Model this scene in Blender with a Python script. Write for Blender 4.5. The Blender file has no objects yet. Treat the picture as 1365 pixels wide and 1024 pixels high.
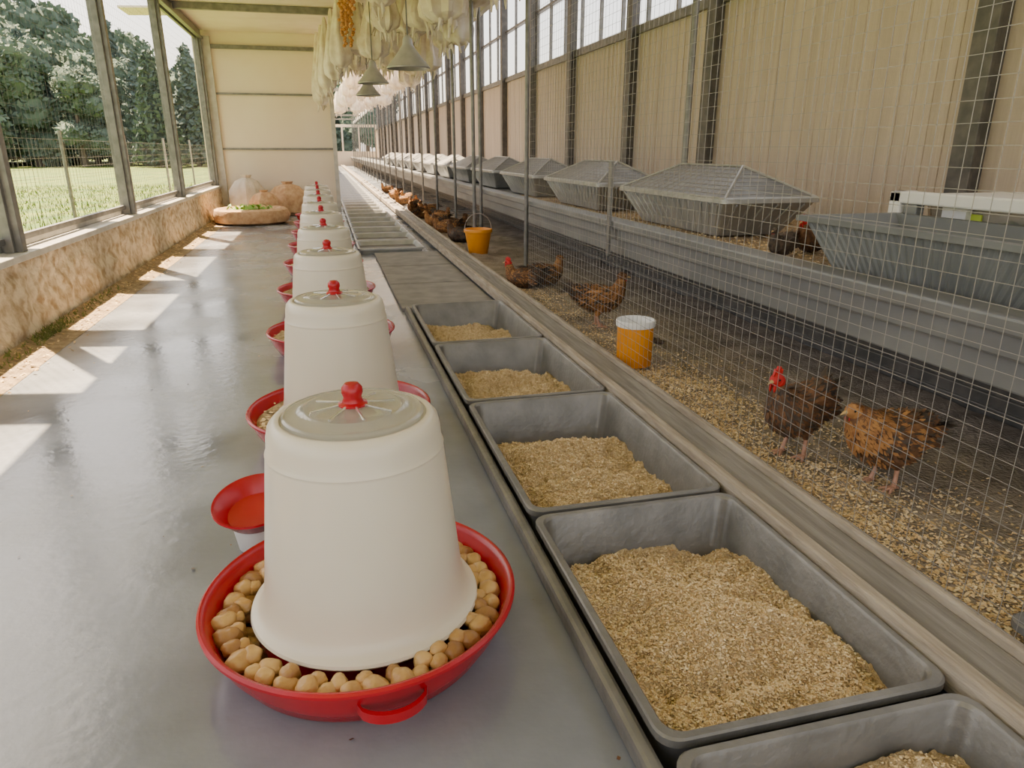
import bpy, math, random
from mathutils import Vector, Matrix, noise
random.seed(7)
R=random.random
def U(a,b): return a+(b-a)*random.random()
PI=math.pi
# ------------------------------------------------ materials
def mat(name,col,rough=.6,col2=None,nscale=8,bump=0,bscale=None,metal=0,sss=0,trans=0,rough2=None,stretch=(1,1,1),detail=6,contrast=(.35,.65),spec=None):
    m=bpy.data.materials.new(name); m.use_nodes=True
    nt=m.node_tree; b=nt.nodes['Principled BSDF']
    b.inputs['Base Color'].default_value=(*col,1); b.inputs['Roughness'].default_value=rough
    b.inputs['Metallic'].default_value=metal
    if spec is not None: b.inputs['Specular IOR Level'].default_value=spec
    if sss:
        b.inputs['Subsurface Weight'].default_value=sss; b.inputs['Subsurface Radius'].default_value=(.05,.04,.03)
    if trans: b.inputs['Transmission Weight'].default_value=trans
    tc=nt.nodes.new('ShaderNodeTexCoord'); mp=nt.nodes.new('ShaderNodeMapping'); mp.inputs['Scale'].default_value=stretch
    nt.links.new(tc.outputs['Object'],mp.inputs['Vector'])
    n=nt.nodes.new('ShaderNodeTexNoise'); n.inputs['Scale'].default_value=nscale; n.inputs['Detail'].default_value=detail
    nt.links.new(mp.outputs['Vector'],n.inputs['Vector'])
    if col2:
        r=nt.nodes.new('ShaderNodeValToRGB'); r.color_ramp.elements[0].position=contrast[0]; r.color_ramp.elements[1].position=contrast[1]
        r.color_ramp.elements[0].color=(*col,1); r.color_ramp.elements[1].color=(*col2,1)
        nt.links.new(n.outputs['Fac'],r.inputs['Fac']); nt.links.new(r.outputs['Color'],b.inputs['Base Color'])
    if rough2 is not None:
        mr=nt.nodes.new('ShaderNodeMapRange'); mr.inputs['From Min'].default_value=.35; mr.inputs['From Max'].default_value=.65
        mr.inputs['To Min'].default_value=rough; mr.inputs['To Max'].default_value=rough2
        nt.links.new(n.outputs['Fac'],mr.inputs['Value']); nt.links.new(mr.outputs['Result'],b.inputs['Roughness'])
    if bump:
        n2=nt.nodes.new('ShaderNodeTexNoise'); n2.inputs['Scale'].default_value=bscale or nscale*3; n2.inputs['Detail'].default_value=5
        nt.links.new(mp.outputs['Vector'],n2.inputs['Vector'])
        bp=nt.nodes.new('ShaderNodeBump'); bp.inputs['Strength'].default_value=bump; bp.inputs['Distance'].default_value=.02
        nt.links.new(n2.outputs['Fac'],bp.inputs['Height']); nt.links.new(bp.outputs['Normal'],b.inputs['Normal'])
    return m
M={}
M['floor']=mat('concrete_floor',(.16,.176,.208),.11,(.31,.33,.362),1.5,.07,22,rough2=.30,contrast=(.30,.70),spec=.75,detail=12)
M['pit']=mat('pit_concrete',(.18,.17,.16),.7,(.27,.25,.225),6)
M['kerb']=mat('kerb_plaster',(.42,.29,.16),.95,(.78,.65,.46),11,1,34,contrast=(.34,.60),detail=10)
M['sill']=mat('sill_paint',(.60,.58,.53),.45,(.48,.46,.41),9)
M['cream']=mat('cream_panel',(.84,.71,.54),.55,(.88,.77,.61),1.2,.05)
M['wallpan']=mat('ribbed_panel',(.50,.42,.335),.6,(.60,.51,.41),3,.15,20,stretch=(1,6,.15))
M['ceil']=mat('ceiling_paint',(.88,.77,.66),.6,(.80,.68,.57),2)
M['frame']=mat('grey_steel',(.16,.16,.155),.45,(.24,.235,.225),12,metal=.4)
M['dark']=mat('dark_steel',(.10,.10,.095),.5,(.16,.15,.14),10,metal=.3)
M['shelf']=mat('shelf_metal',(.18,.19,.195),.42,(.25,.26,.26),4,.05,metal=.3,stretch=(1,.4,1))
M['bin']=mat('bin_plastic',(.14,.153,.158),.5,(.175,.19,.195),5)
M['trough']=mat('trough_galvanized',(.15,.148,.138),.42,(.27,.262,.245),6,.15,40,contrast=(.3,.75),metal=.35,detail=10)
M['wood']=mat('weathered_wood',(.30,.25,.195),.75,(.46,.40,.32),9,.3,30,stretch=(6,.5,3))
M['rail']=mat('rail_board',(.19,.175,.155),.7,(.30,.28,.25),7,.25,30,stretch=(6,.4,3))
M['litter']=mat('litter',(.28,.20,.12),.95,(.50,.38,.23),14,.9,90,detail=10)
M['soil']=mat('pen_soil',(.24,.20,.16),.95,(.42,.35,.28),6,.8,60,detail=10)
for i,c in enumerate([(.84,.64,.35),(.74,.53,.27),(.94,.78,.50),(.58,.40,.19),(.86,.69,.44)]):
    M['chip%d'%i]=mat('shaving_%d'%i,c,.85)
M['feed']=mat('ground_feed',(.62,.43,.20),.95,(.90,.71,.42),55,1,190,detail=10)
M['red']=mat('red_plastic',(.50,.004,.016),.26,(.40,.003,.012),5)
M['milk']=mat('milky_plastic',(.76,.70,.57),.3,(.70,.64,.51),2,sss=.25)
M['clear']=mat('clear_plastic',(.9,.92,.9),.12,trans=.85)
M['potato']=mat('potato_skin',(.46,.25,.07),.36,(.66,.43,.16),14,.2,60)
M['potato2']=mat('potato_skin_dark',(.30,.14,.04),.4,(.46,.26,.08),14,.2,60)
M['galv']=mat('galvanized',(.38,.39,.39),.38,(.48,.485,.48),9,.05,metal=.5)
M['galvd']=mat('dull_zinc',(.18,.19,.19),.45,(.26,.265,.26),9,metal=.4)
M['yellow']=mat('orange_plastic',(.85,.33,.01),.4,(.75,.27,.01),5)
M['white']=mat('white_plastic',(.82,.82,.80),.4)
M['label']=mat('label_lime',(.55,.70,.06),.5)
M['wire']=mat('wire',(.34,.325,.30),.45,metal=.5)
M['wired']=mat('wire_dark',(.16,.155,.15),.5,metal=.4)
M['stream']=mat('streamer',(.86,.79,.69),.75,(.66,.56,.45),7,.3,18,sss=.1)
M['orange']=mat('corn',(.66,.30,.08),.6,(.46,.20,.06),20)
M['grass']=mat('grass',(.050,.115,.006),.9,(.135,.185,.016),.9,.5,12,detail=8)
M['blade']=mat('grass_blade',(.09,.16,.012),.8)
M['tree']=mat('conifer',(.065,.105,.10),.95,(.10,.145,.13),.6)
M['tree2']=mat('broadleaf',(.085,.13,.105),.95,(.12,.175,.135),.6)
M['trunk']=mat('bark',(.10,.08,.06),.9)
M['fgold']=mat('feather_gold',(.50,.25,.08),.8,(.30,.13,.045),30)
M['fbrown']=mat('feather_brown',(.22,.105,.045),.8,(.11,.055,.028),30)
M['fdark']=mat('feather_dark',(.045,.035,.028),.7,(.11,.075,.05),30)
M['comb']=mat('comb_red',(.60,.02,.02),.5,(.45,.01,.01),30,.3,80)
M['leg']=mat('leg_skin',(.60,.34,.24),.6,(.46,.25,.16),40)
M['beak']=mat('beak',(.55,.38,.15),.4)
M['black']=mat('eye_black',(.01,.01,.01),.15)
M['green']=mat('leaf_green',(.16,.36,.04),.6,(.28,.46,.08),20)
M['moss']=mat('moss',(.12,.17,.04),.9,(.22,.22,.07),20)
M['sack']=mat('sack',(.62,.52,.40),.9,(.74,.66,.54),6,.6,40)
M['straw']=mat('straw_ring',(.54,.30,.15),.9,(.72,.48,.27),12,.8,50)
# ------------------------------------------------ builder
class B:
    def __init__(s): s.v=[]; s.f=[]; s.m=[]
    def add(s,vs,fs,mi=0):
        o=len(s.v); s.v.extend(vs)
        for f in fs: s.f.append(tuple(i+o for i in f)); s.m.append(mi)
    def box(s,x0,x1,y0,y1,z0,z1,mi=0):
        s.add([(x0,y0,z0),(x1,y0,z0),(x1,y1,z0),(x0,y1,z0),(x0,y0,z1),(x1,y0,z1),(x1,y1,z1),(x0,y1,z1)],
              [(0,3,2,1),(4,5,6,7),(0,1,5,4),(1,2,6,5),(2,3,7,6),(3,0,4,7)],mi)
    def rings(s,rs,mi=0,c0=True,c1=True):
        n=len(rs[0]); vs=[p for r in rs for p in r]; fs=[]
        for k in range(len(rs)-1):
            for i in range(n):
                j=(i+1)%n; fs.append((k*n+i,k*n+j,(k+1)*n+j,(k+1)*n+i))
        if c0: fs.append(tuple(range(n-1,-1,-1)))
        if c1: fs.append(tuple((len(rs)-1)*n+i for i in range(n)))
        s.add(vs,fs,mi)
    def lathe(s,prof,seg=48,c=(0,0,0),mi=0,rf=None,c0=False,c1=False):
        rs=[]
        for r,z in prof:
            rs.append([(c[0]+r*(rf(t,z) if rf else 1)*math.cos(t),c[1]+r*(rf(t,z) if rf else 1)*math.sin(t),c[2]+z) for t in [2*PI*i/seg for i in range(seg)]])
        s.rings(rs,mi,c0,c1)
    def tube(s,pts,rad,seg=6,mi=0):
        if not isinstance(rad,(list,tuple)): rad=[rad]*len(pts)
        pts=[Vector(p) for p in pts]; rs=[]
        for i,p in enumerate(pts):
            t=(pts[min(i+1,len(pts)-1)]-pts[max(i-1,0)]).normalized()
            a=Vector((0,0,1)) if abs(t.z)<.9 else Vector((1,0,0))
            u=t.cross(a).normalized(); w=u.cross(t)
            rs.append([tuple(p+rad[i]*(u*math.cos(q)+w*math.sin(q))) for q in [2*PI*k/seg for k in range(seg)]])
        s.rings(rs,mi)
    def ell(s,c,r,mi=0,nu=10,nv=7,mtx=None,amp=0,fs=1):
        rs=[]
        c=Vector(c)
        for j in range(nv+1):
            ph=-PI/2+PI*j/nv; ph=max(-PI/2+.02,min(PI/2-.02,ph)); ring=[]
            for i in range(nu):
                t=2*PI*i/nu
                p=Vector((math.cos(ph)*math.cos(t),math.cos(ph)*math.sin(t),math.sin(ph)))
                k=1+(amp*noise.noise(p*fs+c*3) if amp else 0)
                p=Vector((p.x*r[0],p.y*r[1],p.z*r[2]))*k
                if mtx: p=mtx@p
                ring.append(tuple(c+p))
            rs.append(ring)
        s.rings(rs,mi)
    def grid(s,x0,x1,y0,y1,nx,ny,fn,mi=0):
        vs=[]; fs=[]
        for j in range(ny+1):
            for i in range(nx+1):
                x=x0+(x1-x0)*i/nx; y=y0+(y1-y0)*j/ny; vs.append((x,y,fn(x,y)))
        for j in range(ny):
            for i in range(nx):
                a=j*(nx+1)+i; fs.append((a,a+1,a+nx+2,a+nx+1))
        s.add(vs,fs,mi)
    def chips(s,n,x0,x1,y0,y1,fn,size=(.005,.014),mis=(0,),dens=None):
        for _ in range(n):
            x=U(x0,x1); y=U(y0,y1)
            if dens and R()>dens(x,y): continue
            z=fn(x,y)+U(.001,.006); l=U(*size); w=l*U(.4,.9); a=U(0,2*PI); tl=U(-.6,.6); t2=U(-.5,.5)
            ca,sa=math.cos(a),math.sin(a)
            vs=[]
            for (p,q) in ((-l,-w),(l,-w*.8),(l*.9,w),(-l,w*.9)):
                vs.append((x+p*ca-q*sa,y+p*sa+q*ca,z+(p*tl+q*t2)*.8))
            s.add(vs,[(0,1,2,3)],random.choice(mis))
    def obj(s,name,mats,loc=(0,0,0),rot=(0,0,0),smooth=True,bevel=0,parent=None,ang=40):
        me=bpy.data.meshes.new(name); me.from_pydata(s.v,[],s.f)
        for m in mats: me.materials.append(M[m] if isinstance(m,str) else m)
        me.polygons.foreach_set('material_index',s.m)
        me.update(); 
        o=bpy.data.objects.new(name,me); bpy.context.scene.collection.objects.link(o)
        if smooth:
            me.polygons.foreach_set('use_smooth',[True]*len(me.polygons))
            try: me.set_sharp_from_angle(angle=math.radians(ang))
            except Exception: pass
        o.location=loc; o.rotation_euler=rot
        if bevel:
            md=o.modifiers.new('b','BEVEL'); md.width=bevel; md.segments=2; md.limit_method='ANGLE'
        if parent: o.parent=parent
        return o
def dup(o,loc,rot=None,scale=None):
    n=bpy.data.objects.new(o.name.split('.')[0],o.data); bpy.context.scene.collection.objects.link(n)
    for md in o.modifiers:
        k=n.modifiers.new(md.name,md.type)
        if md.type=='BEVEL': k.width=md.width; k.segments=md.segments; k.limit_method=md.limit_method
    n.location=loc; n.rotation_euler=rot if rot is not None else o.rotation_euler
    if scale: n.scale=(scale,)*3 if not isinstance(scale,tuple) else scale
    return n
def rr(cx,cy,hx,hy,r,z,k=5):
    pts=[]
    for (sx,sy,a0) in ((1,1,0),(-1,1,PI/2),(-1,-1,PI),(1,-1,3*PI/2)):
        for i in range(k+1):
            a=a0+PI/2*i/k
            pts.append((cx+sx*(hx-r)+r*math.cos(a),cy+sy*(hy-r)+r*math.sin(a),z))
    return pts
def fn3(x,y,s,z=0): return noise.fractal(Vector((x*s,y*s,z)),1,2,4)

YE=60; XW=4.2; XL=-2.0; ZC=3.3
# ------------------------------------------------ room shell
b=B()
b.box(XL-.2,.53,-3,YE,-.4,0); b.box(.53,1.30,5.42,YE,-.4,0); b.box(1.30,XW+.1,-3,YE,-.4,0)
b.box(.53,1.30,-3,5.42,-.4,-.25,1)
b.obj('floor',['floor','pit'],smooth=False)
b=B()
def kx(y,z): return XL+.03*noise.noise(Vector((0,y*2,z*4)))+.022*noise.noise(Vector((3,y*9,z*12)))+.010*noise.noise(Vector((5,y*26,z*26)))+.05*(1-z/.5)**2
ny=700; nz=20
vs=[(kx(-3+18.3*j/ny,.5*k/nz),-3+18.3*j/ny,.5*k/nz) for j in range(ny+1) for k in range(nz+1)]
fs=[(j*(nz+1)+k,j*(nz+1)+k+1,(j+1)*(nz+1)+k+1,(j+1)*(nz+1)+k) for j in range(ny) for k in range(nz)]
b.add(vs,fs,0)
b.box(XL-.2,XL-.04,-3,15.38,0,.5,0)
b.obj('wall_left',['kerb'])
b=B(); b.box(XL-.22,XL+.03,-3,15.3,.5,.545); b.box(XL-.20,XL-.14,-3,15.3,.545,.60); b.obj('trim_sill',['sill'],smooth=False,bevel=.006)
b=B(); b.box(XL-.18,XL-.02,-3,15.3,3.18,ZC-.002); b.box(XL-.05,XL+.02,-3,15.3,3.14,3.18,0); b.obj('trim_header',['frame'],smooth=False,bevel=.005)
posts=[-.5,2.5,5.5,8.6,11.6,15.2]
for i,y in enumerate(posts):
    b=B(); b.box(XL-.15,XL-.01,y-.04,y+.04,.545,3.18); b.box(XL-.11,XL-.05,y-.08,y+.08,.545,3.18)
    b.obj('window_post',['frame'],smooth=False,bevel=.004)
for i in range(len(posts)-1):
    y0,y1=posts[i]+.085,posts[i+1]-.085
    b=B()
    x=XL-.11
    b.box(x-.02,x+.02,y0,y1,.60,.64); b.box(x-.02,x+.02,y0,y1,3.13,3.18)
    w=.0007
    y=y0
    while y<y1: b.box(x-w,x+w,y-w,y+w,.6,3.14,1); y+=.09
    z=.7
    while z<3.1: b.box(x-w,x+w,y0,y1,z-w,z+w,1); z+=.09
    b.obj('window_%d'%(i+1),['frame','wired'],smooth=False)
b=B(); b.box(XL-.2,.28,15.4,15.6,0,ZC)
for z in (1.22,2.22): b.box(XL,.27,15.37,15.4,z-.018,z+.018,1)
b.box(XL,.27,15.34,15.4,3.0,3.07,1); b.box(XL-.02,XL+.12,15.3,15.4,0,3.2,2)
b.box(.20,.28,15.34,15.4,0,3.2,2)
b.obj('wall_far',['cream','frame','sill'],smooth=False)
b=B(); b.box(.18,.28,15.6,YE,0,2.3); b.obj('wall_partition',['cream'],smooth=False)
b=B(); b.box(.18,XW+.1,YE,YE+.2,0,1.1); b.box(.18,XW+.1,YE,YE+.2,2.9,3.1,0)
for x in (.2,1.5,2.8,4.1): b.box(x,x+.12,YE,YE+.2,1.1,2.9)
b.obj('wall_end',['cream'],smooth=False)
b=B(); b.box(XL-.2,2.5,-3,15.6,ZC,ZC+.1,0)
b.add([(2.5,-3,ZC),(XW+.1,-3,5.1),(XW+.1,YE,5.1),(2.5,YE,ZC),(2.5,-3,ZC+.1),(XW+.1,-3,5.2),(XW+.1,YE,5.2),(2.5,YE,ZC+.1)],[(0,1,2,3),(7,6,5,4),(0,4,5,1),(3,2,6,7)],0)
# invented overhang pieces above the windows, added to shade the floor sunlight into bars
for (ya,yb) in ((2.0,2.5),(3.65,4.15),(4.85,5.3),(6.25,6.7),(8.05,8.75),(10.4,11.1),(13.2,13.9)):
    b.add([(XL-.2,ya,3.30),(XL-.92,ya+.15,3.30),(XL-.92,yb+.15,3.30),(XL-.2,yb,3.30),(XL-.2,ya,3.33),(XL-.92,ya+.15,3.33),(XL-.92,yb+.15,3.33),(XL-.2,yb,3.33)],
          [(0,3,2,1),(4,5,6,7),(0,1,5,4),(1,2,6,5),(2,3,7,6),(3,0,4,7)],0)
b.obj('ceiling',['ceil'],smooth=False)
for y in (6.2,9.4,12.6,17,20.5,24,28,32,37,42,48,54):
    b=B(); b.box(XL if y<15 else .2,.30 if y<15 else 2.41,y-.04,y+.04,ZC-.1,ZC-.002); b.obj('ceiling_beam',['frame'],smooth=False,bevel=.004)
b=B(); b.box(2.42,2.5,-3,YE,ZC-.16,ZC-.002); b.obj('trim_ceiling_edge',['white'],smooth=False)
b=B(); b.box(XW,XW+.1,-3,YE,0,2.68,0); b.box(XW,XW+.1,-3,YE,4.75,5.1,0)
yy=-2.9
while yy<30: b.box(XW-.006,XW,yy,yy+.012,.65,2.66,0); yy+=.16
b.obj('wall_right',['wallpan'],smooth=False)
b=B(); b.box(XW-.05,XW+.1,-3,YE,2.66,2.76,0); b.box(XW-.03,XW+.06,-3,YE,3.68,3.72,0); b.box(XW-.05,XW+.08,-3,YE,4.7,4.78)
y=-2.5
while y<YE:
    b.box(XW-.01,XW+.04,y-.02,y+.02,2.7,4.75); y+=.85
b.obj('window_6',['frame'],smooth=False)
for y in [.6,4.0,7.5,9.7,12.2,14.6]+[17+2.6*i for i in range(16)]:
    b=B(); b.box(XW-.10,XW,y-.06,y+.06,0,4.75); b.box(XW-.13,XW-.10,y-.09,y+.09,0,4.75)
    b.obj('wall_column',['dark'],smooth=False,bevel=.004)
# ------------------------------------------------ pen: shelf
b=B()
b.box(2.16,XW-.14,-2.5,YE-.2,.60,.65,0)
b.box(2.08,2.20,-2.5,YE-.2,.56,.70,0); b.box(2.04,2.10,-2.5,YE-.2,.645,.70,0)
b.box(2.13,2.18,-2.5,YE-.2,.44,.56,0)
b.obj('pen_shelf',['shelf'],smooth=False,bevel=.008)
b=B(); b.box(2.95,3.0,-2.5,YE-.2,0,.60,0)
for i in range(9): b.box(2.93,2.95,-2.5,20,.05+i*.06,.055+i*.06,1)
b.obj('wall_pen_back',['dark','wire'],smooth=False)
b=B(); b.box(1.315,1.47,-2.5,YE-.2,0,.08,0); b.box(1.275,1.315,-2.5,YE-.2,.03,.11,1); b.box(1.47,1.50,-2.5,YE-.2,0,.105,1)
b.obj('pen_rail',['rail','wood'],smooth=False,bevel=.006)
b=B(); b.box(.518,.556,-2.5,5.40,0,.055,0); b.obj('trim_trough',['trough'],smooth=False,bevel=.012)
for (x,y) in [(2.012,7.3),(1.70,8.5)]+[(2.012,9.6+2.0*i) for i in range(22)]:
    b=B(); b.tube([(x,y,0),(x,y,ZC-.002)],.022,10)
    b.obj('steel_pole',['frame'])
b=B(); b.tube([(3.05,5.88,.66),(3.05,5.88,3.82)],.028,10); b.obj('steel_pole',['frame'])
b=B(); b.box(2.018,2.038,5.0,5.06,.44,1.12); b.obj('shelf_bracket',['frame'],smooth=False,bevel=.003)
b=B(); w=.00065; x=1.485
y=-.6
while y<5.3: b.box(x-w,x+w,y-w,y+w,.10,3.25); y+=.05
z=.11
while z<3.25: b.box(x-w,x+w,-.6,5.3,z-w,z+w); z+=.05
b.obj('wire_mesh_fence',['wire'],smooth=False)
# ------------------------------------------------ pen litter
def lit(x,y): return max(.004,.012+.018*fn3(x,y,3)+.035*max(0,1-abs(x-1.62)/.3)*(.6+.4*fn3(x,y,5)))
b=B(); b.grid(1.505,2.92,-1,14,60,360,lit,0)
b.chips(80000,1.51,2.35,.5,6.0,lit,(.0026,.0070),(1,2,3,4,5),lambda x,y:max(.03,min(1,(2.10-x+.25*fn3(x,y,2.5))/.45))*(1 if y<3.6 else .3))
b.obj('pen_litter',['soil','chip0','chip1','chip2','chip3','chip4'])
def sl(x,y): return .655+.012*abs(fn3(x,y,4,3))
b=B(); b.grid(2.22,4.04,-.5,9,40,160,sl,0)
b.chips(12000,2.23,4.0,1.0,6.0,sl,(.004,.010),(1,2,3,4),lambda x,y:.9 if y<4 else .4)
b.obj('shelf_litter',['litter','chip0','chip1','chip3','chip4'])
# ------------------------------------------------ troughs
def trough(name,x0,x1,y0,y1,zt,zb,mt='trough',fl=.05,rad=.05,loc=None):
    cx,cy=(x0+x1)/2,(y0+y1)/2; hx,hy=(x1-x0)/2,(y1-y0)/2
    b=B()
    rs=[rr(0,0,hx-fl,hy-fl,rad,zb),rr(0,0,hx-.016,hy-.016,rad,zt-.022),rr(0,0,hx,hy,rad,zt-.022),rr(0,0,hx,hy,rad,zt-.004),rr(0,0,hx-.004,hy-.004,rad,zt),
        rr(0,0,hx-.020,hy-.020,rad*.9,zt),rr(0,0,hx-.026,hy-.026,rad*.9,zt-.008),rr(0,0,hx-fl-.015,hy-fl-.015,rad*.8,zb+.012)]
    b.rings(rs,0); return b.obj(name,[mt],(cx,cy,0),ang=35)
TY=[(-.12,.97),(.99,1.94),(1.96,3.04),(3.06,4.12),(4.14,5.32)]
for i,(y0,y1) in enumerate(TY):
    o=trough('feed_trough',.56,1.265,y0,y1,.085,-.245)
    x0,x1=.56+.085,1.265-.085
    def h(x,y,i=i,y0=y0,y1=y1):
        v=(y-y0)/(y1-y0); u=(x-.56)/.705
        z=-.055+.055*fn3(x,y,3.2,i)+.024*fn3(x,y,12,i)+.010*fn3(x,y,40,i)
        z+=.03*math.sin(PI*min(1,max(0,u)))-.08*max(0,v-.75)/.25-.02*u
        if i>1: z-=.012
        if i==1: z+=.010+.03*u
        if i==0: z+=.07*v+.07*max(0,u-.4)
        return max(-.225,z)
    b=B(); b.grid(x0-.045,x1+.045,y0+.045,y1-.045,130,160,h,0)
    n=[12000,42000,24000,8000,4000][i]
    b.chips(n,x0-.03,x1+.03,y0+.06,y1-.06,h,(.0013,.0038),(1,2,3,4,5))
    f=b.obj('feed',['feed','chip0','chip1','chip2','chip3','chip4']); f.parent=o; f.location=-o.location
b=B()
for k in range(3): b.box(.5,1.26,5.45+k*1.08,6.5+k*1.08,0,.03)
b.obj('pit_cover',['pit'],smooth=False,bevel=.008)
far=trough('floor_tray',.32,1.12,8.75,9.55,.07,.002,'galv',.03,.04)
far.data.materials.append(M['dark'])
for p in far.data.polygons:
    if p.normal.z>.9 and p.center.z<.03: p.material_index=1
for i in range(1,34): dup(far,(far.location.x,far.location.y+.86*i,0))
trough('pen_tray',1.53,1.95,.35,1.12,.12,.03,'trough',.03,.04)
# ------------------------------------------------ feeders
def feeder(name,loc,grain,rz=0):
    e=bpy.data.objects.new(name,None); bpy.context.scene.collection.objects.link(e); e.location=loc; e.rotation_euler=(0,0,rz)
    b=B()
    b.lathe([(.29,0),(.322,.012),(.358,.07),(.380,.125),(.386,.128),(.392,.133),(.392,.140),(.386,.145),(.378,.142),(.370,.13),(.348,.075),(.32,.03),(.02,.022)],96,mi=0,c0=True,c1=True)
    for a0 in (-1.45,1.7):
        ps=[]
        for k in range(13):
            t=k/12; a=a0+(t-.5)*.42; rad=.366+.05*math.sin(PI*t)**.5
            ps.append((rad,a))
        vs=[]
        for rad,a in ps:
            vs+= [(rad*math.cos(a),rad*math.sin(a),.075),(rad*math.cos(a),rad*math.sin(a),.098),((rad-.012)*math.cos(a),(rad-.012)*math.sin(a),.098),((rad-.012)*math.cos(a),(rad-.012)*math.sin(a),.075)]
        fs=[]
        for k in range(12):
            for q in range(4): fs.append((k*4+q,k*4+(q+1)%4,k*4+4+(q+1)%4,k*4+4+q))
        b.add(vs,fs,0)
    b.obj('pan',['red'],parent=e)
    b=B()
    pr=[(.0,.105),(.27,.105),(.280,.108),(.284,.114),(.281,.121),(.268,.127),(.258,.135),(.250,.155),(.2455,.18),(.2395,.23),(.2085,.525),(.2075,.530),(.209,.533),(.207,.538),(.2045,.543),(.202,.575),(.197,.597),(.187,.609),(.177,.613),(.170,.611),(.166,.603),(.02,.607)]
    b.lathe(pr,96,c1=True)
    b.obj('hopper',['milk'],(.012,0,0),parent=e)
    b=B()
    b.lathe([(.164,.609),(.164,.617),(.159,.621),(.150,.617),(.118,.625),(.113,.629),(.108,.626),(.05,.633),(.0005,.635)],64)
    for k in range(8):
        a=2*PI*k/8+.2
        b.tube([(.03*math.cos(a),.03*math.sin(a),.636),(.10*math.cos(a),.10*math.sin(a),.629)],.003,6)
    b.obj('lid',['clear'],(.012,0,0),parent=e)
    b=B(); b.lathe([(.034,.632),(.034,.638),(.025,.642),(.021,.653),(.025,.664),(.024,.676),(.016,.686),(.001,.689)],24,c0=True)
    b.obj('knob',['red'],(.012,0,0),parent=e)
    b=B()
    if grain:
        b.lathe([(.25,.07),(.30,.10),(.335,.105),(.354,.09)],64,rf=lambda t,z:1+.01*math.sin(9*t))
        b.chips(900,-.35,.35,-.35,.35,lambda x,y:.104,(.005,.012),(0,1),lambda x,y:1 if .28<math.hypot(x,y)<.345 else 0)
        b.obj('grain',['feed','chip0'],parent=e)
    else:
        for lay,(ra,rb,z,n) in enumerate([(.275,.29,.050,32),(.305,.313,.068,38),(.322,.332,.098,41),(.298,.306,.103,32)]):
            for k in range(n):
                a=2*PI*(k+U(-.2,.2))/n; r=U(ra,rb)
                m=Matrix.Rotation(U(0,PI),3,'Z')@Matrix.Rotation(U(-.5,.5),3,'X')
                s=U(.020,.0275)*(1 if lay<3 else .82)
                b.ell((r*math.cos(a),r*math.sin(a),z+U(-.005,.007)),(s*U(1.05,1.4),s,s*.92),random.choice((0,0,0,1)),16,10,m,.25,1.3)
        b.obj('potatoes',['potato','potato2'],parent=e)
    return e
fy=[1.6,3.0,4.45,5.9,7.35,8.8,10.25,11.7,13.1]
for i,y in enumerate(fy): feeder('poultry_feeder',(.010-.022*i,y,0),i>0,.0)
e=bpy.data.objects.new('red_drinker_dish',None); bpy.context.scene.collection.objects.link(e); e.location=(-.285,2.12,0)
b=B(); b.lathe([(.065,0),(.07,.005),(.085,.10),(.08,.10),(.06,.01)],40,c0=True,c1=True); b.obj('cup',['white'],parent=e)
b=B(); b.lathe([(.06,0),(.095,.015),(.122,.06),(.130,.066),(.128,.072),(.118,.066),(.09,.023),(.01,.012)],48,c0=True,c1=True)
b.obj('dish',['red'],(0,0,.10),(.22,-.08,0),parent=e)
# ------------------------------------------------ buckets
def cup(name,loc,rt,rb,h,handle=False,white=True):
    b=B(); b.lathe([(rb*.96,0),(rb,.006),(rt*.97,h*.86)],40,c0=True)
    b.lathe([(rt*.97,h*.86),(rt*1.04,h*.87),(rt*1.06,h*.97),(rt*1.03,h),(rt*.96,h),(rt*.92,h*.93),(rb*.9,h*.5),(.005,h*.5)],40,mi=1)
    if handle: b.tube([(rt*math.cos(a),0,h+rt*1.1*math.sin(a)) for a in [PI*k/12 for k in range(13)]],.006,6,mi=2)
    return b.obj(name,['yellow','white' if white else 'yellow','wire'],loc)
cup('feed_bucket',(1.625,3.57,.04),.105,.098,.26)
cup('hanging_bucket',(1.70,8.30,.02),.16,.11,.30,True,False)
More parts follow.
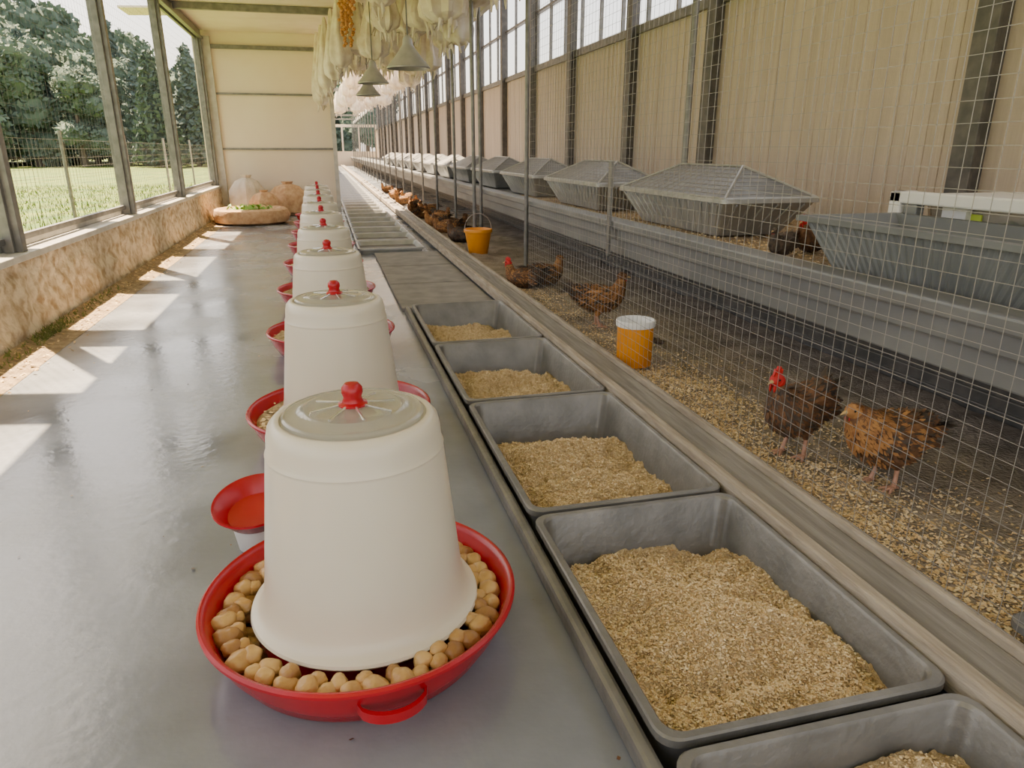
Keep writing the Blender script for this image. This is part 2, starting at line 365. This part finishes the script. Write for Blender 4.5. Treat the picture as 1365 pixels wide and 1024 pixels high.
# ------------------------------------------------ shelf tubs
def tub(loc,s=1,rz=0):
    b=B(); hx,hy=.34,.83
    b.rings([rr(0,0,hx-.11,hy-.24,.03,0),rr(0,0,hx-.02,hy-.02,.03,.215),rr(0,0,hx,hy,.03,.22),rr(0,0,hx,hy,.03,.245),rr(0,0,hx-.03,hy-.03,.03,.245),rr(0,0,hx-.13,hy-.26,.03,.015)],0)
    for k in range(15):
        y=-.56+.08*k
        for sx in (-1,1): b.tube([(sx*(hx-.112),y,.01),(sx*(hx-.018),y*1.3,.21)],.007,6)
    for k in range(6):
        x=-.20+.08*k
        for sy in (-1,1): b.tube([(x*.9,sy*(hy-.242),.01),(x*1.2,sy*(hy-.018),.21)],.007,6)
    z0,z1=.247,.43; X,Y0,Y1=.325,-.81,.81
    c=[(-X,Y0,z0),(X,Y0,z0),(X,Y1,z0),(-X,Y1,z0),(0,Y0+.36,z1),(0,Y1-.40,z1)]
    b.add(c,[(0,1,4),(2,3,5),(0,4,5,3),(1,2,5,4)],1)
    for (p,q,r_) in ((0,4,0),(1,4,0),(2,5,0),(3,5,0),(4,5,0),(0,1,0),(1,2,0),(2,3,0),(3,0,0)): b.tube([c[p],c[q]],.010,6,0)
    for k in range(1,14):
        t=k/14
        for (A_,B_,C_,D_) in ((0,3,4,5),(1,2,4,5)):
            p=Vector(c[A_]).lerp(Vector(c[B_]),t); q=Vector(c[C_]).lerp(Vector(c[D_]),t); b.tube([p,q],.003,4,2)
            if k<8:
                t2=k/8
                p=Vector(c[A_]).lerp(Vector(c[C_]),t2); q=Vector(c[B_]).lerp(Vector(c[D_]),t2); b.tube([p,q],.003,4,2)
        for (A_,B_,C_) in ((0,1,4),(2,3,5)):
            if k<8:
                t2=k/8
                p=Vector(c[A_]).lerp(Vector(c[C_]),t2); q=Vector(c[B_]).lerp(Vector(c[C_]),t2); b.tube([p,q],.003,4,2)
    return b.obj('galvanized_tub',['galv','galvd','wire'],loc,(0,0,rz))
t0=tub((2.67,4.78,.668),1,0)
for i in range(12): dup(t0,(2.67,6.93+2.1*i,.668))
# corrugated bin
b=B(); hx,hy=.28,.76
def corr(hx,hy,z,amp):
    pts=[]
    L=[(hx,-hy,hx,hy),(hx,hy,-hx,hy),(-hx,hy,-hx,-hy),(-hx,-hy,hx,-hy)]
    for (x0,y0,x1,y1) in L:
        lg=abs(y1-y0)>.01; m=120 if lg else 44
        for k in range(m):
            t=k/m; x=x0+(x1-x0)*t; y=y0+(y1-y0)*t
            d=-amp if (k%4)>=2 else 0
            nx,ny=((1 if x0>0 else -1),0) if lg else (0,(1 if y0>0 else -1))
            pts.append((x+nx*d,y+ny*d,z))
    return pts
b.rings([corr(hx-.06,hy-.20,0,.006),corr(hx-.018,hy-.03,.195,.006),corr(hx-.018,hy-.03,.197,0),corr(hx+.015,hy+.015,.20,0),corr(hx+.015,hy+.015,.225,0),corr(hx-.03,hy-.03,.225,0),corr(hx-.09,hy-.23,.012,0)],0)
b.obj('corrugated_bin',['bin'],(2.53,2.33,.672),smooth=False)
# clear crate
e=bpy.data.objects.new('clear_storage_crate',None); bpy.context.scene.collection.objects.link(e); e.location=(3.30,2.58,.672)
b=B(); hx,hy=.34,.50
b.rings([rr(0,0,hx-.03,hy-.03,.04,0),rr(0,0,hx,hy,.04,.26),rr(0,0,hx-.01,hy-.01,.04,.26),rr(0,0,hx-.04,hy-.04,.04,.01)],0)
b.obj('crate_body',['clear'],parent=e)
b=B(); b.rings([rr(0,0,hx+.02,hy+.02,.04,.262),rr(0,0,hx+.02,hy+.02,.04,.31),rr(0,0,hx-.03,hy-.03,.04,.32)],0)
b.box(-hx-.04,-hx-.005,-.34,-.2,.2,.32); b.box(-hx-.04,-hx-.005,.2,.34,.2,.32)
b.obj('crate_lid',['white'],parent=e)
b=B(); b.box(-hx-.010,-hx-.003,.14,.34,.12,.24); b.obj('label',['label'],parent=e,smooth=False)
b=B(); b.box(-.46,-.41,.42,.50,0,.27); b.box(-.46,-.41,-.5,-.42,0,.27); b.obj('bracket',['shelf'],parent=e,smooth=False,bevel=.005)
b=B(); b.box(-.47,-.40,-.52,.60,.27,.33); b.box(-.47,-.36,.52,.60,.20,.33); b.obj('bracket_arm',['white'],parent=e,smooth=False,bevel=.01)
b=B()
for _ in range(90):
    p=Vector((U(-.25,.25),U(-.4,.4),U(.04,.2))); a=U(0,6.28); d=Vector((math.cos(a),math.sin(a),U(-.3,.6)))*.05; q=Vector((-d.y,d.x,.01))*.5
    b.add([tuple(p-d),tuple(p+q),tuple(p+d),tuple(p-q)],[(0,1,2,3)],0)
b.obj('greens',['green'],parent=e)
# ------------------------------------------------ hens
def hen(name,loc,rz,s=1,pose='stand',pal=('fbrown','fgold','fdark'),redhead=True,neckpal=None):
    if pose=='stand':
        sp=[(-.185,.262,.010,.022),(-.155,.245,.034,.045),(-.10,.222,.064,.072),(-.04,.200,.084,.090),(.02,.195,.088,.097),(.075,.208,.078,.088),(.112,.236,.058,.066),(.130,.272,.042,.045),(.140,.305,.032,.034),(.148,.332,.027,.028)]
        hd=(.158,.352)
    elif pose=='lean':
        sp=[(-.185,.225,.010,.022),(-.155,.218,.034,.045),(-.10,.205,.066,.075),(-.04,.190,.086,.092),(.02,.192,.092,.098),(.070,.212,.086,.092),(.108,.242,.074,.078),(.138,.272,.060,.062),(.160,.296,.046,.047),(.174,.312,.034,.036)]
        hd=(.190,.322)
    else:
        sp=[(-.18,.15,.010,.022),(-.15,.135,.036,.045),(-.10,.115,.068,.075),(-.04,.095,.088,.090),(.02,.092,.092,.092),(.075,.100,.080,.084),(.110,.122,.060,.064),(.128,.155,.042,.044),(.136,.185,.032,.034),(.143,.21,.027,.028)]
        hd=(.153,.228)
    b=B(); seg=18
    P=[]
    for i in range(len(sp)-1):
        for k in range(3):
            t=k/3; P.append(tuple(sp[i][q]*(1-t)+sp[i+1][q]*t for q in range(4)))
    P.append(sp[-1])
    for _ in range(2): P=[P[0]]+[tuple((P[i-1][q]+2*P[i][q]+P[i+1][q])/4 for q in range(4)) for i in range(1,len(P)-1)]+[P[-1]]
    rs=[];fr=[]
    for i,(x,z,ry,rzz) in enumerate(P):
        a=P[max(0,i-1)]; c=P[min(len(P)-1,i+1)]
        t=Vector((c[0]-a[0],0,c[1]-a[1])).normalized(); n=Vector((-t.z,0,t.x))
        fr.append((Vector((x,0,z)),t,n,ry,rzz))
        rs.append([tuple(Vector((x,0,z))+n*rzz*math.cos(q)+Vector((0,1,0))*ry*math.sin(q)) for q in [2*PI*k/seg for k in range(seg)]])
    b.rings(rs,0)
    NP=len(fr)
    for _ in range(2600):
        f=U(0,NP-1.01); i=int(f); k=f-i
        c=fr[i][0].lerp(fr[i+1][0],k); t=fr[i][1]; n=fr[i][2]; ry=fr[i][3]*(1-k)+fr[i+1][3]*k; rv=fr[i][4]*(1-k)+fr[i+1][4]*k
        q=U(0,2*PI); o=n*rv*math.cos(q)+Vector((0,1,0))*ry*math.sin(q); nn=(n*math.cos(q)/max(rv,.01)+Vector((0,1,0))*math.sin(q)/max(ry,.01)).normalized()
        p=c+o; side=t.cross(nn).normalized(); L=U(.020,.036)*(0.75 if f>NP*.7 else 1.1); W=L*.20
        d=(-t+nn*U(.15,.65)+Vector((0,0,-.15))+side*U(-.35,.35)).normalized()
        if f>NP*.62: mi=random.choice((1,1,1,0)) if not neckpal else random.choice(neckpal)
        elif f<NP*.25: mi=random.choice((2,2,0))
        else: mi=random.choice((0,0,1,2))
        p0=p+nn*.001
        b.add([tuple(p0),tuple(p0+d*L*.55+side*W),tuple(p0+d*L),tuple(p0+d*L*.55-side*W)],[(0,1,2,3)],mi)
    wz=fr[NP//2][0].z
    for sy in (-1,1):
        m=Matrix.Rotation(.18,3,'Y')
        b.ell((-.03,sy*.078,wz+.015),(.095,.018,.052),0,14,8,m)
        for k in range(90):
            u=U(-.09,.08); v=U(-.04,.04); p=Vector((-.03+u,sy*(.097-.0+abs(v)*-.1-abs(u)*.06),wz+.015+v))
            d=Vector((-1,sy*.12,-.25+U(-.15,.15))).normalized(); L=U(.035,.06); sd=Vector((0,.1*sy,1))*.007
            b.add([tuple(p),tuple(p+d*L*.6+sd),tuple(p+d*L),tuple(p+d*L*.6-sd)],[(0,1,2,3)],random.choice((0,0,1,2)))
    tb=Vector((sp[1][0],0,sp[1][1]))
    for k in range(14):
        a=U(.05,.95) if pose!='lean' else U(-.15,.4); yy=U(-.35,.35)
        d=Vector((-math.cos(a),yy,math.sin(a))).normalized(); L=U(.10,.15); sd=Vector((math.sin(a)*.4,.6,math.cos(a)*.4)).normalized()*.016
        p=tb+Vector((0,yy*.05,0))
        b.add([tuple(p-sd*.4),tuple(p+d*L*.6-sd),tuple(p+d*L+Vector((-.01,0,-.012))),tuple(p+d*L*.6+sd),tuple(p+sd*.4)],[(0,1,2,3,4)],2)
    hm=3 if redhead else 1
    hv=Vector((hd[0],0,hd[1]))
    b.ell(hv,(.030,.023,.025),hm,14,10)
    b.ell(hv+Vector((-.012,0,-.008)),(.028,.026,.028),hm if redhead else 1,14,10)
    b.rings([[tuple(hv+Vector((.022,.010*math.cos(q),-.002+.009*math.sin(q)))) for q in [2*PI*k/8 for k in range(8)]],
             [tuple(hv+Vector((.040,.005*math.cos(q),-.004+.005*math.sin(q)))) for q in [2*PI*k/8 for k in range(8)]],
             [tuple(hv+Vector((.052,.001*math.cos(q),-.010+.001*math.sin(q)))) for q in [2*PI*k/8 for k in range(8)]]],5)
    cs=1 if redhead else .35
    pr=[(-.028,.012),(-.030,.030),(-.020,.026),(-.016,.042),(-.007,.030),(0,.046),(.008,.030),(.016,.038),(.020,.022),(.026,.012)]
    L1=[tuple(hv+Vector((x*cs,-.004,.008+z*cs))) for x,z in pr]; L2=[tuple(hv+Vector((x*cs,.004,.008+z*cs))) for x,z in pr]
    n=len(pr); b.add(L1+L2,[tuple(range(n)),tuple(range(2*n-1,n-1,-1))]+[(i,(i+1)%n,n+(i+1)%n,n+i) for i in range(n)],3)
    for sy in (-1,1):
        b.ell(hv+Vector((.018,sy*.009,-.028)),(.008*cs,.005*cs,.018*cs),3,8,6)
        b.ell(hv+Vector((.010,sy*.0215,.005)),(.0045,.003,.0045),6,8,6)
    if not redhead:
        for _ in range(160):
            v=Vector((random.gauss(-.4,.8),random.gauss(0,1),random.gauss(0,1))).normalized(); p=hv+Vector((v.x*.028-.006,v.y*.022,v.z*.024)); d=(v*.6+Vector((-.8,0,-.1))).normalized(); q=d.orthogonal().normalized(); L=U(.01,.018)
            if v.x>.45: continue
            b.add([tuple(p),tuple(p+d*L*.5+q*.003),tuple(p+d*L),tuple(p+d*L*.5-q*.003)],[(0,1,2,3)],1)
    if pose!='sit':
        for sy,fx in ((-1,.012),(1,-.012)):
            y=sy*.042
            b.tube([(.0,y,.17),(-.005,y,.135),(-.018,y,.10),(-.022,y,.082)],[.045,.036,.020,.010],10,0)
            b.tube([(-.022,y,.09),(-.018+fx*.3,y,.05),(-.008+fx,y,.010)],[.009,.0075,.009],8,4)
            for a in (-.5,0,.5,PI):
                L=.052 if a!=PI else .026
                x0,y0=-.008+fx,y
                b.tube([(x0,y0,.010),(x0+L*.55*math.cos(a),y0+L*.55*math.sin(a),.009),(x0+L*math.cos(a),y0+L*math.sin(a),.003)],[.008,.0065,.003],6,4)
    o=b.obj(name,[*pal,'comb','leg','beak','black'],loc,(0,0,rz)); o.scale=(s,)*3; return o
hA=hen('hen',(1.74,2.26,.025),PI+.35,1.0,'stand',('fbrown','fdark','fdark'),True,(0,1,2))
hB=hen('hen',(1.90,1.95,.02),PI+.10,1.0,'lean',('fbrown','fgold','fdark'),False,(1,1,1))
hC=hen('hen',(1.79,4.55,.02),-.25,1.0,'stand',('fgold','fbrown','fdark'),False,(1,0))
hD=hen('hen',(1.66,6.1,.012),PI*.8,1.0,'sit',('fbrown','fgold','fdark'),True,(1,0))
hE=hen('hen',(1.90,6.2,.012),.3,1.05,'sit',('fgold','fgold','fdark'),False,(1,0))
hF=hen('hen',(1.70,9.5,.012),2.4,1.15,'sit',('fdark','fbrown','fdark'),False,(1,0))
hG=hen('hen',(1.68,10.6,.012),2.9,1.1,'sit',('fgold','fbrown','fdark'),False,(1,0))
for (x,y) in [(1.88,10.9),(1.68,11.6),(1.9,12.3),(1.66,13.1),(1.87,13.9),(1.68,14.8),(1.85,15.6),(1.67,16.6),(1.87,17.6),(1.68,18.8),(1.85,20),(1.72,21.6)]:
    dup(random.choice((hE,hE,hG,hG)),(x,y,.012),(0,0,U(0,6.28)),1.05)
hen('hen',(2.31,3.30,.672),3.6,.58,'sit',('fdark','fdark','fdark'),False,(2,))
hen('hen',(2.56,3.40,.672),3.6,.72,'sit',('fbrown','fdark','fdark'),True,(0,))
b=B()
for _ in range(14): b.ell((U(-.07,.07),U(-.04,.04),.012),(U(.015,.03),.015,.012),0,8,5,None,.4,2)
b.obj('dung_pile',['fdark'],(1.95,4.05,.02))
# ------------------------------------------------ hanging things
def lamp(x,y,z,r):
    b=B(); h=r*1.25
    b.lathe([(r,0),(r*1.02,.01),(r*.97,.02),(r*.70,h*.32),(r*.42,h*.62),(r*.24,h*.82),(r*.22,h),(r*.12,h*1.12),(.004,h*1.15)],40,(x,y,z),0)
    b.lathe([(r*.98,.0),(r*.66,h*.32),(r*.38,h*.62),(.004,h*.8)],40,(x,y,z),0)
    b.ell((x,y,z+h*.38),(r*.2,r*.2,r*.28),2)
    b.tube([(x,y,z+h*1.1),(x,y,ZC-.01)],.007,6,1)
    b.obj('heat_lamp',['galv','dark','white'])
lamp(.835,7.2,1.92,.20); lamp(.67,9.6,1.98,.19); lamp(.75,12,2.0,.19)
def bunch(x,y,z0,r):
    b=B(); ph=U(0,6); k1=random.randint(5,8)
    hh=ZC-.02-z0
    def rf(t,z): return 1+.16*math.sin(k1*t+ph+z*3)+.12*noise.noise(Vector((math.cos(t)*2,math.sin(t)*2,z*5+ph)))
    b.lathe([(.02,hh),(r*.25,hh*.93),(r*.5,hh*.7),(r*.8,hh*.4),(r*1.0,hh*.18),(r*.9,hh*.04),(r*.55,-.02),(.02,-.05)],36,(x,y,z0),0,rf)
    for _ in range(5):
        a=U(0,6.28); p=Vector((x+r*.5*math.cos(a),y+r*.5*math.sin(a),z0+.03))
        b.tube([p,p+Vector((U(-.03,.03),U(-.03,.03),-U(.05,.10))),p+Vector((U(-.04,.04),U(-.04,.04),-U(.12,.22)))],[.03,.022,.008],6)
    b.obj('hanging_streamer',['stream'])
y=7.0
while y<30:
    for cx in (.75,1.3,1.85):
        if cx==.75 and y<8: continue
        bunch(cx+U(-.12,.12),y+U(-.25,.25),U(2.45,2.8),U(.15,.24))
    y+=.85 if y<15 else 1.8
for (x,y,z) in [(.05,14.9,2.05),(.12,14.1,2.15),(.18,13.3,2.2),(.28,12.5,2.3),(.36,11.7,2.4)]: bunch(x,y,z,.15)
b=B()
for s_ in range(10):
    y0=6.9+s_*.8
    for st in range(3):
        xx=.44+U(-.08,.10); yy=y0+U(-.3,.3); L=U(.35,.75)
        b.tube([(xx,yy,ZC-.01),(xx,yy,ZC-L)],.004,4)
        for k in range(int(L/.035)):
            b.ell((xx+U(-.03,.03),yy+U(-.03,.03),ZC-.04-k*.035),(.026,.026,.022),0,7,5)
b.obj('dried_corn_garland',['orange'])
# ------------------------------------------------ far-end clutter
e=bpy.data.objects.new('straw_nest_planter',None); bpy.context.scene.collection.objects.link(e); e.location=(-1.28,13.2,0)
b=B()
b.lathe([(.50,0),(.60,.04),(.63,.14),(.60,.23),(.53,.26),(.45,.22),(.40,.14),(.01,.14)],48,rf=lambda t,z:1+.02*math.sin(11*t)+.015*math.sin(23*t+z*30),c0=True,c1=True)
b.obj('ring',['straw'],parent=e)
b=B()
for _ in range(260):
    a=U(0,6.28); r=U(0,.38); p=Vector((r*math.cos(a),r*math.sin(a),U(.15,.30))); a=U(0,6.28); d=Vector((math.cos(a),math.sin(a),U(0,.8)))*.06; q=Vector((-d.y,d.x,.01))*.45
    b.add([tuple(p-d),tuple(p+q),tuple(p+d),tuple(p-q)],[(0,1,2,3)],0)
b.obj('greens',['green'],parent=e)
def sack(x,y,r,h,rz,mt='sack'):
    b=B()
    b.lathe([(r*.75,0),(r*.98,.06),(r,h*.35),(r*.93,h*.62),(r*.6,h*.85),(r*.22,h*.93),(r*.3,h),(.01,h*.98)],36,rf=lambda t,z:1+.08*math.sin(5*t+z*6)+.05*math.sin(11*t),c0=True,c1=True)
    b.obj('feed_sack',[mt],(x,y,0),(0,0,rz))
sack(-1.46,14.85,.34,.75,0); sack(-.72,14.85,.38,.62,1,'straw'); sack(-1.12,14.18,.26,.50,2,'straw')
# debris along kerb
def dz(x,y): return .002+.05*max(0,1-(x+1.935)/(.18+.08*fn3(0,y,2)))**2
b=B(); b.grid(-1.93,-1.70,-1,15.2,12,300,dz,0)
b.chips(7000,-1.92,-1.56,0,15.2,dz,(.005,.014),(0,1,2,3),lambda x,y:max(0,1-(x+1.92)/.32)**2)
for _ in range(320):
    y=random.choice((U(4,7),U(5,5.6))); x=U(-1.92,-1.84); l=U(.015,.04); a=U(0,6.28)
    b.add([(x-.006,y,dz(x,y)),(x+.006,y,dz(x,y)),(x+.02*math.cos(a),y+.02*math.sin(a),dz(x,y)+l)],[(0,1,2)],4)
b.obj('kerb_debris',['litter','chip1','chip3','chip0','moss'])
b=B(); b.chips(90,-1.6,.5,.4,6,lambda x,y:0,(.002,.006),(0,1)); b.obj('floor_crumbs',['chip3','fbrown'])
# ------------------------------------------------ outside
b=B(); b.grid(-160,-2.22,-60,260,60,90,lambda x,y:-.08+.12*fn3(x,y,.08)*min(1,(-2.22-x)/8),0)
b.obj('ground_grass',['grass'])
b=B()
for _ in range(9000):
    x=-2.5-9*R()**1.5; y=U(3,30); h=U(.05,.16); a=U(0,6.28); z=-.08
    b.add([(x-.012*math.cos(a),y-.012*math.sin(a),z),(x+.012*math.cos(a),y+.012*math.sin(a),z),(x+U(-.05,.05),y+U(-.05,.05),z+h)],[(0,1,2)],0)
b.obj('grass_tufts',['blade'])
b=B()
for k in range(14):
    y=1.5+4*k; b.tube([(-4.1,y,-.2),(-4.1,y,1.5)],.03,8,0)
for z in [.1+.14*k for k in range(10)]: b.box(-4.102,-4.098,1.5,53.5,z-.002,z+.002,1)
yy=1.5
while yy<30: b.box(-4.1015,-4.0985,yy-.0015,yy+.0015,0,1.36,1); yy+=.16
b.obj('wire_field_fence',['frame','wired'])
def leafcards(b,c,r,n,mi,sz):
    for _ in range(n):
        v=Vector((random.gauss(0,1),random.gauss(0,1),random.gauss(0,1))).normalized()
        p=Vector(c)+Vector((v.x*r[0],v.y*r[1],v.z*r[2]))*U(.8,1.18)
        a=Vector((random.gauss(0,1),random.gauss(0,1),random.gauss(0,1))).normalized(); q=a.orthogonal().normalized(); s1=U(*sz)
        b.add([tuple(p-a*s1),tuple(p+q*s1*.7),tuple(p+a*s1),tuple(p-q*s1*.7)],[(0,1,2,3)],mi)
TR=[]
for k in range(5):
    b=B(); H=12
    if k<2:
        b.tube([(0,0,-.3),(0,0,H*.9)],[.25,.05],6,1)
        for tI in range(16):
            t=tI/16; r0=(1-t)*H*.19+.25; z0=H*(.08+.88*t)
            leafcards(b,(0,0,z0),(r0,r0,.55),int(60+220*(1-t)),0,(.18,.42))
            b.lathe([(r0*.75,0),(r0*.4,H*.05),(.04,H*.09)],10,(0,0,z0-.2),0,lambda q,z,tI=tI:1+.25*math.sin(5*q+tI*2))
        TR.append(b.obj('conifer_tree',['tree','trunk'],(0,0,0)))
    else:
        b.tube([(0,0,-.3),(0,0,H*.5)],[.35,.2],6,1)
        for tI in range(13):
            c=(U(-2.0,2.0),U(-1.8,1.8),U(H*.12,H*.86)); r=(U(1.3,2.1),U(1.3,2.1),U(1.1,1.8))
            b.ell(c,(r[0]*.9,r[1]*.9,r[2]*.9),0,12,8,None,.5,2.5); leafcards(b,c,r,330,0,(.16,.36))
        TR.append(b.obj('broadleaf_tree',['tree2','trunk'],(0,0,0)))
first=set()
for k in range(150):
    y=62+38*((k*0.618)%1); x=-88+92*k/150+U(-.8,.8); H=U(.9,1.25)+(y-62)/38*.3
    if x>-20: H*=.66
    elif x>-26: H*=.85
    q=random.choice((0,1,2,3,4,2,3))
    if q not in first:
        first.add(q); t=TR[q]; t.location=(x,y,-.1); t.rotation_euler=(0,0,U(0,6.28)); t.scale=(H,H,H)
    else: dup(TR[q],(x,y,-.1),(0,0,U(0,6.28)),H)
# ------------------------------------------------ light
w=bpy.data.worlds.new('World'); bpy.context.scene.world=w; w.use_nodes=True
nt=w.node_tree; bg=nt.nodes['Background']
sky=nt.nodes.new('ShaderNodeTexSky'); sky.sky_type='NISHITA'; sky.sun_disc=False; sky.sun_elevation=math.radians(42); sky.sun_rotation=math.radians(-25); sky.dust_density=3; sky.air_density=1.2
mx=nt.nodes.new('ShaderNodeMix'); mx.data_type='RGBA'; mx.inputs[0].default_value=.6
nt.links.new(sky.outputs[0],mx.inputs[6]); mx.inputs[7].default_value=(5.8,5.2,4.7,1)
nt.links.new(mx.outputs[2],bg.inputs['Color']); bg.inputs['Strength'].default_value=.45
sd=bpy.data.lights.new('sun','SUN'); sd.energy=44; sd.angle=math.radians(.6); sd.color=(1,.74,.46)
so=bpy.data.objects.new('sun',sd); bpy.context.scene.collection.objects.link(so); so.location=(-20,30,40)
so.rotation_euler=Vector((.27,-.42,-1)).to_track_quat('-Z','Y').to_euler()
# ------------------------------------------------ camera
cd=bpy.data.cameras.new('camera'); cd.sensor_width=36; cd.lens=940/1365*36; cd.clip_end=600
co=bpy.data.objects.new('camera',cd); bpy.context.scene.collection.objects.link(co)
co.location=(0,0,1.2); co.rotation_euler=(math.radians(90-18.36),0,math.radians(-14.28))
bpy.context.scene.camera=co
